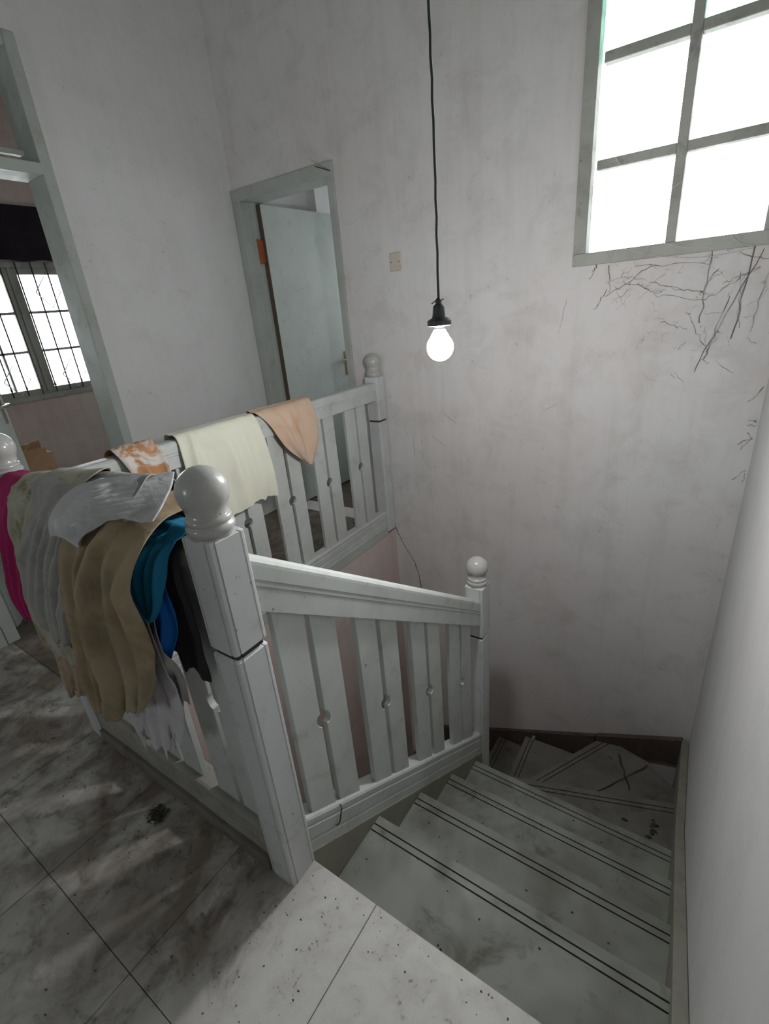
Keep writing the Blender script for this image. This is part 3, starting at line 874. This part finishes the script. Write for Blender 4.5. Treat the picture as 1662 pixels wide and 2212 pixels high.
def cloth(name, label, cat, mat, axis, rows, folds=(0.008, 3.0), seed=0, hem=(), jag=0.006, nu=56, nv=84, group=None, crest=2, wr=0.004, lift_to=9.0):
    """garment draped over a rail. rows run from back hem over the rail to the front hem:
    (sL, zL, oL, sR, zR, oR); o = distance out from the rail's centre line"""
    amp, fr = folds
    rnd = random.Random(seed)
    K = max(2, int(round(fr * 2)))
    ridge = []
    for k in range(K):
        ridge.append(((k + 0.5 + rnd.uniform(-.32, .32)) / K, rnd.uniform(-.10, .10), rnd.uniform(.22, .46) / K, rnd.uniform(.7, 1.5), rnd.uniform(0, 0.35), rnd.uniform(.8, 1.3)))
    vs, fs, P = [], [], []
    nr = len(rows) - 1
    for j in range(nv + 1):
        v = j / nv
        r = catmull(rows, v)
        past = max(0.0, (v * nr - crest) / (nr - crest))       # 0 at the rail, 1 at the front hem
        wgt = 0.15 + 0.85 * min(1, past * 1.8)
        if v * nr < crest:
            wgt = 0.15 + 0.5 * min(1, (crest - v * nr) / crest)
        for i in range(nu + 1):
            u = i / nu
            s = r[0] + (r[3] - r[0]) * u
            z = r[1] + (r[4] - r[1]) * u
            o = r[2] + (r[5] - r[2]) * u
            fo = 0.0
            for (uk, dr, sg, am, st, en) in ridge:
                t = (u - uk - dr * past) / (sg * (0.65 + 0.6 * past))
                live = min(1.0, max(0.0, (past - st) * 4 + 0.25)) * en
                g = math.exp(-t * t)
                fo = max(fo, am * live * g) if t * t > 0.02 else max(fo, am * live * g)
            nz = mnoise.noise(Vector((s * 9 + seed * 3.1, z * 6, seed * 1.7)))
            n2 = mnoise.noise(Vector((s * 26 + seed, z * 20, 4.2 + seed)))
            d = amp * wgt * fo * 1.5 + wr * 1.6 * nz + wr * 0.8 * n2
            sgn = 1 if v * nr >= crest else -1
            if abs(v * nr - crest) < 1.0:
                k = abs(v * nr - crest)
                o2, z2 = o + sgn * d * k, z + abs(d) * (1 - k) * 0.9
            else:
                o2, z2 = o + sgn * d, z
            hemw = max(0.0, (past - 0.72) / 0.28)
            if hemw > 0:
                dz = 0.0
                for (hu, hz, hwid) in hem:
                    dz += hz * math.exp(-((u - hu) / hwid) ** 2)
                dz += jag * mnoise.noise(Vector((u * 17 + seed, seed * 2.3, 0.5))) + jag * 0.22 * mnoise.noise(Vector((u * 60 + seed, seed, 1.5)))
                z2 += dz * hemw
            s2 = s + 0.003 * mnoise.noise(Vector((z * 9, seed + 0.3, u * 3)))
            P.append([s2, o2, z2, v * nr >= crest + 0.7])
    W = nu + 1
    fld = LAYER.setdefault(axis, {})
    cell = 0.006
    lift = [0.0] * len(P)
    for k, (s2, o2, z2, fr_) in enumerate(P):
        if fr_:
            ci, cj = int(round(s2 / cell)), int(round(z2 / cell))
            under = max(fld.get((ci + a, cj + c), -1) for a in (-1, 0, 1) for c in (-1, 0, 1))
            lift[k] = max(0.0, under + 0.0035 - o2) * min(1.0, max(0.0, (lift_to - (k % W) / nu) / 0.35))
    need = lift[:]
    for it in range(6):
        nl = lift[:]
        for j in range(nv + 1):
            for i in range(nu + 1):
                k = j * W + i
                t, c = 0.0, 0
                for dj, di in ((0, 1), (0, -1), (1, 0), (-1, 0)):
                    if 0 <= j + dj <= nv and 0 <= i + di <= nu:
                        t += lift[(j + dj) * W + i + di]
                        c += 1
                nl[k] = max(need[k], 0.5 * lift[k] + 0.5 * t / c)
        lift = nl
    for k, (s2, o2, z2, fr_) in enumerate(P):
        o2 += lift[k] if fr_ else 0
        vs.append((s2, 0.478 - o2, z2) if axis == 'x' else (-1.671 + o2, s2, z2))
        P[k][1] = o2
    for (s2, o2, z2, fr_) in P:
        if fr_:
            ci, cj = int(round(s2 / cell)), int(round(z2 / cell))
            for a in (-1, 0, 1):
                for c in (-1, 0, 1):
                    if fld.get((ci + a, cj + c), -1) < o2:
                        fld[(ci + a, cj + c)] = o2
    for j in range(nv):
        for i in range(nu):
            a = j * (nu + 1) + i
            fs.append((a, a + 1, a + nu + 2, a + nu + 1))
    o_ = MB().add(vs, fs).build(name, mat, smooth=True)
    md = o_.modifiers.new('cloth_thickness', 'SOLIDIFY')
    md.thickness = 0.0022
    md.offset = 0
    return tag(o_, label, cat, group)


def over(sl, sr, zc, ob=-0.05, zback=0.72, of=0.04, sl2=None, sr2=None):
    """standard first rows: back hem, back of rail, crest, front shoulder"""
    sl2 = sl if sl2 is None else sl2
    sr2 = sr if sr2 is None else sr2
    return [(sl, zback, ob, sr, zback, ob), (sl, zc - 0.035, ob, sr, zc - 0.035, ob), (sl, zc, 0.0, sr, zc, 0.0), (sl2, zc - 0.014, of, sr2, zc - 0.014, of)]


GA = 'clothes heaped on the left railing'
F = {}
F['black'] = fabric('black_plum_cotton', (0.011, 0.006, 0.012), (0.018, 0.012, 0.018), 0.5)
F['royal'] = fabric('bright_blue_cloth', (0.003, 0.16, 0.60), (0.003, 0.11, 0.48), 0.4)
F['teal'] = fabric('teal_blue_jersey', (0.006, 0.19, 0.36), (0.008, 0.13, 0.27), 0.5)
F['tan'] = fabric('soiled_tan_cotton', (0.36, 0.285, 0.185), (0.215, 0.145, 0.08), 0.85, scale=5, stain2=(0.255, 0.215, 0.15))
F['grey'] = fabric('greyed_white_shirt_cotton', (0.36, 0.35, 0.335), (0.225, 0.21, 0.19), 0.7, scale=6, stain2=(0.29, 0.27, 0.25))
F['satin'] = fabric('soiled_white_satin', (0.52, 0.51, 0.53), (0.30, 0.285, 0.27), 0.75, 0.30, 8, sheen=0.0)
F['khaki'] = fabric('mildewed_khaki_cloth', (0.36, 0.335, 0.26), (0.50, 0.50, 0.41), 0.7, scale=9, stain2=(0.19, 0.155, 0.08))
F['magenta'] = fabric('magenta_knit', (0.33, 0.004, 0.095), (0.22, 0.003, 0.055), 0.5)
F['navy'] = fabric('cobalt_blue_cloth', (0.008, 0.035, 0.32), (0.006, 0.02, 0.2), 0.4)
F['brown'] = fabric('brown_stained_cloth', (0.40, 0.31, 0.22), (0.22, 0.12, 0.06), 0.9, scale=9)
F['lilac'] = fabric('pale_lilac_cotton', (0.50, 0.47, 0.51), (0.40, 0.36, 0.38), 0.5)
F['rag'] = fabric('ragged_lilac_white_cotton', (0.56, 0.53, 0.57), (0.40, 0.35, 0.34), 0.6, scale=12)
F['white'] = fabric('dirty_white_cotton', (0.52, 0.51, 0.48), (0.34, 0.32, 0.28), 0.6, scale=12)
F['rusty'] = fabric('rust_stained_white_cloth', (0.60, 0.56, 0.53), (0.42, 0.19, 0.06), 0.95, 0.7, 11, lo=0.44, hi=0.52)
F['yellow'] = fabric('pale_yellow_towel', (0.74, 0.74, 0.62), (0.62, 0.62, 0.54), 0.5, scale=5)
F['peach'] = fabric('stained_peach_cotton', (0.62, 0.45, 0.33), (0.52, 0.30, 0.17), 0.75, scale=6, stain2=(0.60, 0.50, 0.44))

cloth('trousers', 'black plum trousers hanging against the nearest newel post', 'trousers', F['black'], 'x',
      over(-.905, -.790, .952, zback=.75, of=.038) + [(-.905, .88, .050, -.788, .88, .046), (-.935, .76, .055, -.787, .76, .048), (-.945, .69, .055, -.787, .635, .048)],
      (0.007, 1.6), 3, hem=[(0.45, -0.035, 0.1), (0.72, -0.02, 0.12)], jag=0.004, group=GA)
cloth('cloth_piece', 'bright blue cloth showing between teal shirt and black trousers', 'cloth', F['royal'], 'x',
      over(-.95, -.86, .957, of=.043) + [(-.955, .86, .060, -.845, .86, .058), (-.965, .75, .064, -.845, .76, .062), (-.970, .645, .064, -.905, .660, .064)],
      (0.006, 1.5), 4, hem=[(0.4, -0.03, 0.3)], jag=0.003, group=GA)
cloth('cloth_piece', 'small dirty white cloth hanging low beside the black trousers', 'cloth', F['white'], 'x',
      over(-.99, -.90, .954, of=.042) + [(-.97, .80, .052, -.90, .80, .052), (-.96, .63, .056, -.885, .62, .056), (-.985, .475, .056, -.90, .535, .056)],
      (0.006, 1.6), 5, jag=0.02, group=GA)
cloth('rag', 'ragged lilac-white cloth with frayed hem hanging lowest of the heap', 'rag', F['rag'], 'x',
      over(-1.12, -.93, .958, of=.045) + [(-1.13, .80, .066, -.92, .80, .066), (-1.19, .55, .074, -.89, .60, .074), (-1.225, .40, .074, -.90, .49, .074), (-1.215, .28, .074, -.955, .395, .074)],
      (0.009, 2.7), 6, hem=[(0.15, -0.045, 0.06), (0.42, 0.03, 0.07), (0.62, -0.035, 0.10)], jag=0.05, group=GA)
cloth('cloth_piece', 'brown-stained cloth hanging low at the left of the heap', 'cloth', F['brown'], 'x',
      over(-1.56, -1.42, .957, of=.043) + [(-1.57, .75, .062, -1.41, .75, .062), (-1.61, .48, .068, -1.43, .49, .068), (-1.645, .33, .068, -1.50, .30, .068), (-1.675, .20, .066, -1.555, .265, .066)],
      (0.010, 1.7), 7, hem=[(0.8, 0.03, 0.1)], jag=0.018, group=GA)
cloth('cloth_piece', 'pale lilac cloth strip hanging left of the tan garment', 'cloth', F['lilac'], 'x',
      over(-1.30, -1.19, .962, of=.045) + [(-1.30, .80, .085, -1.19, .80, .085), (-1.345, .56, .091, -1.24, .56, .091), (-1.43, .365, .091, -1.31, .345, .091)],
      (0.005, 1.2), 8, group=GA)
cloth('sweater', 'magenta knit garment at the far left end of the heap', 'garment', F['magenta'], 'x',
      over(-1.622, -1.40, .985, of=.038, sl2=-1.615, sr2=-1.36) + [(-1.64, .90, .064, -1.39, .93, .076), (-1.685, .79, .074, -1.47, .83, .083), (-1.715, .71, .078, -1.56, .71, .083), (-1.755, .61, .08, -1.615, .62, .082), (-1.710, .530, .08, -1.640, .530, .08)],
      (0.008, 1.7), 10, group=GA)
cloth('cloth_piece', 'cobalt blue cloth corner peeking below the grey shirt', 'cloth', F['navy'], 'x',
      over(-1.46, -1.28, .972, of=.045) + [(-1.44, .85, .088, -1.26, .85, .088), (-1.49, .66, .097, -1.30, .67, .097), (-1.515, .56, .097, -1.325, .57, .097)],
      (0.005, 1.4), 11, hem=[(0.35, -0.055, 0.18), (0.0, 0.02, 0.15)], jag=0.012, group=GA)
cloth('shirt', 'teal blue shirt draped just left of the nearest newel', 'shirt', F['teal'], 'x',
      over(-.93, -.800, .966, of=.035, sl2=-.905, sr2=-.798) + [(-.885, .935, .078, -.800, .945, .046), (-.930, .875, .088, -.815, .90, .058), (-.936, .815, .090, -.832, .845, .070), (-.895, .782, .088, -.862, .790, .080)],
      (0.010, 2.0), 13, jag=0.004, group=GA)
cloth('garment', 'mildewed khaki garment beneath the grey shirt beside the magenta knit', 'garment', F['khaki'], 'x',
      [(-1.55, .75, -.06, -1.25, .75, -.06), (-1.55, .95, -.06, -1.20, .98, -.06), (-1.51, .992, -.01, -1.10, 1.045, -.02), (-1.455, .988, .045, -1.10, 1.03, .04), (-1.425, .938, .086, -1.20, .96, .07), (-1.465, .855, .094, -1.25, .86, .085), (-1.585, .62, .092, -1.32, .62, .09), (-1.628, .435, .088, -1.38, .46, .088)],
      (0.006, 2.2), 14, jag=0.015, group=GA)
cloth('shirt', 'large greyed white shirt spread over the middle of the heap', 'shirt', F['grey'], 'x',
      [(-1.36, .74, -.085, -.92, .74, -.085), (-1.36, .97, -.08, -.92, .98, -.08), (-1.36, 1.014, -.025, -.925, 1.048, -.025), (-1.32, 1.008, .035, -.90, 1.030, .035), (-1.285, .962, .092, -.92, .985, .095), (-1.36, .88, .108, -1.00, .89, .108), (-1.435, .80, .110, -1.08, .80, .110), (-1.500, .665, .110, -1.17, .70, .110), (-1.475, .605, .106, -1.235, .60, .106)],
      (0.011, 3.4), 15, hem=[(0.2, 0.015, 0.1), (0.5, -0.02, 0.12)], jag=0.010, nu=80, group=GA, wr=0.005)
cloth('long_shirt', 'long soiled tan garment hanging in deep folds in front of the heap', 'garment', F['tan'], 'x',
      [(-1.04, .74, -.088, -.85, .74, -.088), (-1.04, .97, -.083, -.85, .97, -.083), (-1.035, 1.030, -.02, -.850, .985, -.02), (-1.01, 1.030, .045, -.830, .988, .042), (-1.015, .985, .106, -.810, .968, .092), (-1.075, .915, .124, -.815, .930, .112), (-1.118, .835, .126, -.836, .88, .118), (-1.205, .682, .126, -.830, .80, .120), (-1.270, .513, .122, -.832, .70, .118), (-1.317, .375, .118, -.915, .555, .112)],
      (0.016, 2.6), 17, hem=[(0.25, -0.015, 0.12), (0.55, -0.02, 0.12), (1.0, 0.03, 0.1)], jag=0.016, nu=84, nv=100, group=GA, wr=0.005)
cloth('satin_top', 'crumpled white satin cloth lying on top of the heap near the newel', 'cloth', F['satin'], 'x',
      [(-1.00, 1.056, .050, -.905, 1.048, -.055), (-1.03, 1.048, .082, -.875, 1.036, -.026), (-1.045, 1.028, .112, -.850, 1.024, .002), (-1.050, .998, .138, -.828, 1.014, .030), (-1.050, .964, .146, -.814, 1.000, .058)],
      (0.004, 1.6), 18, hem=[(0.33, -0.028, 0.16), (0.68, 0.018, 0.18)], jag=0.004, group=GA, wr=0.004, crest=0, lift_to=0.85)
GB = 'cloths hung over the far railing'
cloth('stained_cloth', 'rust-stained white cloth on the far railing above the heap', 'cloth', F['rusty'], 'y',
      over(.775, .925, .962, zback=.80, of=.036) + [(.79, .90, .050, .932, .90, .050), (.808, .852, .052, .938, .84, .052), (.825, .82, .052, .945, .745, .050)],
      (0.005, 1.8), 21, jag=0.012, group=GB, wr=0.006)
cloth('towel', 'pale yellow towel hung over the middle of the far railing', 'towel', F['yellow'], 'y',
      over(1.003, 1.388, .953, zback=.62, of=.036) + [(1.002, .86, .050, 1.396, .86, .050), (1.006, .76, .054, 1.401, .75, .054), (1.012, .66, .054, 1.408, .65, .054), (1.018, .585, .050, 1.412, .585, .050)],
      (0.011, 2.6), 22, hem=[(0.42, -0.01, 0.15)], jag=0.014, nu=80, group=GB, wr=0.003)
cloth('peach_cloth', 'peach cloth hanging in a point over the far railing', 'cloth', F['peach'], 'y',
      [(1.44, .56, -.050, 1.70, .62, -.050), (1.41, .92, -.048, 1.745, .92, -.048), (1.404, .955, .0, 1.747, .955, .0), (1.418, .935, .037, 1.748, .938, .037), (1.455, .885, .050, 1.754, .85, .050), (1.500, .80, .054, 1.735, .765, .054), (1.568, .722, .054, 1.700, .690, .054), (1.638, .662, .050, 1.668, .645, .050)],
      (0.006, 1.6), 24, jag=0.006, group=GB, wr=0.004)

# ---------------------------------------------------------------- carton in the bedroom
cb = thing('carton', 'torn brown cardboard carton standing beyond the bedroom doorway', 'box', (-3.62, 1.19, 0))
MB().box(-3.75, -3.50, 1.10, 1.13, 0, 0.70).box(-3.75, -3.50, 1.25, 1.28, 0, 0.66).box(-3.52, -3.50, 1.13, 1.25, 0, 0.70).box(-3.75, -3.73, 1.13, 1.25, 0, 0.70).box(-3.73, -3.52, 1.13, 1.25, 0, 0.02).build('box_body', 'card', cb)
MB().loft([[(-3.50, 1.14, 0.70), (-3.50, 1.23, 0.70), (-3.46, 1.215, 0.755), (-3.46, 1.165, 0.75)], [(-3.505, 1.14, 0.70), (-3.505, 1.23, 0.70), (-3.465, 1.215, 0.755), (-3.465, 1.165, 0.75)]]).build('flap', 'card', cb)

# ---------------------------------------------------------------- cracks, cobwebs, debris
ck = [(-1.640, 0.02), (-1.625, -0.03), (-1.600, -0.085), (-1.565, -0.155), (-1.530, -0.20), (-1.497, -0.262), (-1.478, -0.33), (-1.470, -0.40), (-1.452, -0.47), (-1.44, -0.56)]
b = MB()
fine = []
for i in range(len(ck) - 1):
    for t in range(4):
        f = t / 4
        fine.append((ck[i][0] + (ck[i + 1][0] - ck[i][0]) * f + random.uniform(-.004, .004), YB - 0.0005, ck[i][1] + (ck[i + 1][1] - ck[i][1]) * f))
b.tube(fine, [0.0022 * random.uniform(0.5, 1.3) for _ in fine], 5)
b.build('wall_crack', 'dirt', wallB)


def strand(b, x, z, dx, dz, n, r, jit=0.012, yoff=-0.002):
    pts = []
    for i in range(n + 1):
        f = i / n
        pts.append((x + dx * f + random.uniform(-jit, jit) * (0.3 + f), YB + yoff - 0.006 * math.sin(f * 3.1) * random.uniform(0.2, 1), z + dz * f + random.uniform(-jit, jit)))
    b.tube(pts, [r * random.uniform(0.2, 0.65) for _ in pts], 4)


cw = MB()
R = random.Random(5)
main = [((-.50, 1.425), (-.03, -.06), .003), ((-.46, 1.41), (.01, -.10), .002), ((-.30, 1.39), (-.16, -.10), .0022), ((-.46, 1.315), (-.045, -.07), .0025), ((-.10, 1.46), (-.005, -.30), .0035), ((-.07, 1.36), (-.05, -.09), .002),
        ((.03, 1.45), (-.02, -.35), .0032), ((.055, 1.40), (-.16, -.42), .0022), ((-.02, 1.26), (-.055, -.24), .0022), ((-.15, 1.20), (.08, -.14), .0014), ((-.10, .99), (.06, .12), .0018), ((-.22, 1.30), (.14, -.03), .0015),
        ((-.30, 1.33), (.2, -.06), .0016), ((-.28, 1.28), (.18, -.03), .0013), ((-.24, 1.18), (.10, -.04), .0016), ((-.05, 1.30), (.10, .05), .0014), ((-.02, 1.40), (.10, -.03), .002), ((-.1, 1.25), (.12, .08), .0014), ((-.62, 1.30), (-.03, -.15), .0011), ((-.36, 1.395), (.26, -.02), .0018), ((-.40, 1.34), (.14, -.05), .0018), ((.0, 1.34), (.02, -.2), .0014), ((.09, 1.38), (-.03, -.25), .0014)]
for (x, z), (dx, dz), r in main:
    strand(cw, x, z, dx, dz, 10, r, 0.006)
for i in range(70):
    x = R.uniform(-.45, .12)
    z = R.uniform(1.10, 1.43) if R.random() < 0.75 else R.uniform(.95, 1.15)
    if x < -.3:
        z = R.uniform(1.28, 1.42)
    a = R.uniform(-1, 1)
    l = R.uniform(.02, .10)
    strand(cw, x, z, l * a, -l * R.uniform(-0.1, 0.8), 5, R.uniform(.0005, .0011), 0.006)
for i in range(9):
    z = R.uniform(.55, .98)
    strand(cw, XR - 0.01, z, R.uniform(-.05, 0.0), R.uniform(-.06, .06), 5, .0014, 0.004)
o = cw.build('cobweb', 'cobweb')
tag(o, 'sooty cobwebs clinging to the wall below the stair window', 'cobweb', kind='stuff')
ww = MB()
for (p, q, sag) in (((-.47, 1.463), (-.44, 1.40), .0), ((-.40, 1.463), (.02, 1.41), .035), ((-.28, 1.47), (-.10, 1.43), .01), ((-.05, 1.46), (.02, 1.42), .01), ((-.53, 1.79), (-.45, 1.755), -.03), ((-.15, 1.468), (-.07, 1.475), -.012), ((-.26, 1.64), (-.228, 1.66), 0)):
    pts = [(p[0] + (q[0] - p[0]) * t / 12, YB - 0.022, p[1] + (q[1] - p[1]) * t / 12 - sag * math.sin(math.pi * t / 12)) for t in range(13)]
    ww.tube(pts, 0.0008, 4)
o = ww.build('spider_silk', 'webwhite')
tag(o, 'pale spider threads stretched across the stair window sill', 'cobweb', kind='stuff')
# scuffs of grime left on the back wall and door (thin dry cobweb threads)
sc_ = MB()
for (x, z, dx, dz) in ((-1.505, .69, .004, -.07), (-1.455, .605, .004, -.10), (-1.40, .60, 0, -.03), (-1.545, .165, .03, .012), (-.70, .80, .06, .03), (-1.25, .765, .08, -.06), (-1.33, .63, .08, -.05), (-.70, .60, .006, .012)):
    strand(sc_, x, z, dx, dz, 6, .0013, 0.003)
o = sc_.build('wall_threads', 'cobweb', wallB)
o['kind'] = 'stuff'
# dust clump and litter
dc = MB()
for i in range(60):
    a, rr = R.uniform(0, 6.28), R.uniform(0, .028)
    c0 = Vector((-1.185 + rr * math.cos(a), 0.365 + rr * math.sin(a), R.uniform(.002, .014)))
    pts = [c0 + Vector((R.uniform(-.012, .012), R.uniform(-.012, .012), R.uniform(-.002, .006))) for _ in range(5)]
    dc.tube(pts, 0.0012, 4)
o = dc.build('dust_clump', 'dust')
tag(o, 'dark fluffy dust clump on the tiles before the left railing', 'dust clump', kind='stuff')


def litter(name, label, spots, mat, zfun, smin, smax, seed):
    q = random.Random(seed)
    b = MB()
    for (x, y) in spots:
        z = zfun(x, y)
        n = q.randint(4, 6)
        r0 = q.uniform(smin, smax)
        a0 = q.uniform(0, 6.28)
        st = q.uniform(0.4, 1)
        top, bot = [], []
        for k in range(n):
            a = a0 + 6.283 * k / n
            r_ = r0 * q.uniform(.5, 1.2)
            px, py = x + r_ * math.cos(a), y + r_ * st * math.sin(a)
            bot.append((px, py, z))
            top.append((px * .9 + x * .1, py * .9 + y * .1, z + r0 * q.uniform(.15, .5)))
        b.loft([bot, top])
    o = b.build(name, mat)
    return tag(o, label, 'debris', kind='stuff')


q = random.Random(11)
sp = []
for i in range(420):
    x = q.uniform(-2.3, -.55)
    y = 0.437 - abs(q.gauss(0, .16)) - 0.004
    if x > -0.8 and y > 0.43:
        continue
    sp.append((x, y))
for i in range(45):
    x = q.uniform(-.69, .0)
    sp.append((x, 0.505 - abs(q.gauss(0, .05))))
sp = [p for p in sp if not (-0.79 < p[0] < -0.69 and p[1] > 0.42)]
litter('floor_litter', 'dark crumbs and plaster bits scattered on the landing tiles', sp, 'dust', lambda x, y: 0.0003, .0006, .0034, 1)
sp = []
for i in range(150):
    sp.append((q.uniform(-2.6, -1.73), q.uniform(.55, 2.35)))
litter('passage_litter', 'brown rubbish crumbs on the passage floor behind the far railing', sp, 'crumb', lambda x, y: 0.0003, .002, .014, 2)


def tz(x, y):
    for i in range(1, 5):
        if y < noses[i]:
            return zs_[i]
    return -0.89


sp = []
for i in range(90):
    x, y = q.uniform(-.69, .10), q.uniform(.53, 1.53)
    sp.append((x, y))
for i in range(30):
    sp.append((q.uniform(-.3, .1), q.uniform(1.55, 1.66)))
litter('stair_litter', 'dark flakes of dirt scattered over the stair treads', sp, 'dirt', tz, .0008, .005, 3)
sp = [(0.045, 1.78), (0.05, 1.76), (0.04, 1.745), (0.055, 1.73), (0.048, 1.715), (0.04, 1.69), (-.06, 1.72), (-.03, 1.66), (0.02, 1.65)]
litter('fallen_leaf_scraps', 'dark leaf scraps on the first winding tread by the right wall', sp, 'dirt', lambda x, y: -0.889, .006, .02, 4)
sp = [(0.03, 1.99), (0.06, 1.96), (0.0, 1.95), (0.04, 1.93), (0.07, 2.03), (-.2, 2.2), (-.19, 2.19), (0.09, 1.92), (0.1, 1.9), (.06, 1.90)]
litter('fallen_leaf_scraps', 'dark leaf scraps on the second winding tread near the sticks', sp, 'dirt', lambda x, y: -1.069, .004, .014, 5)
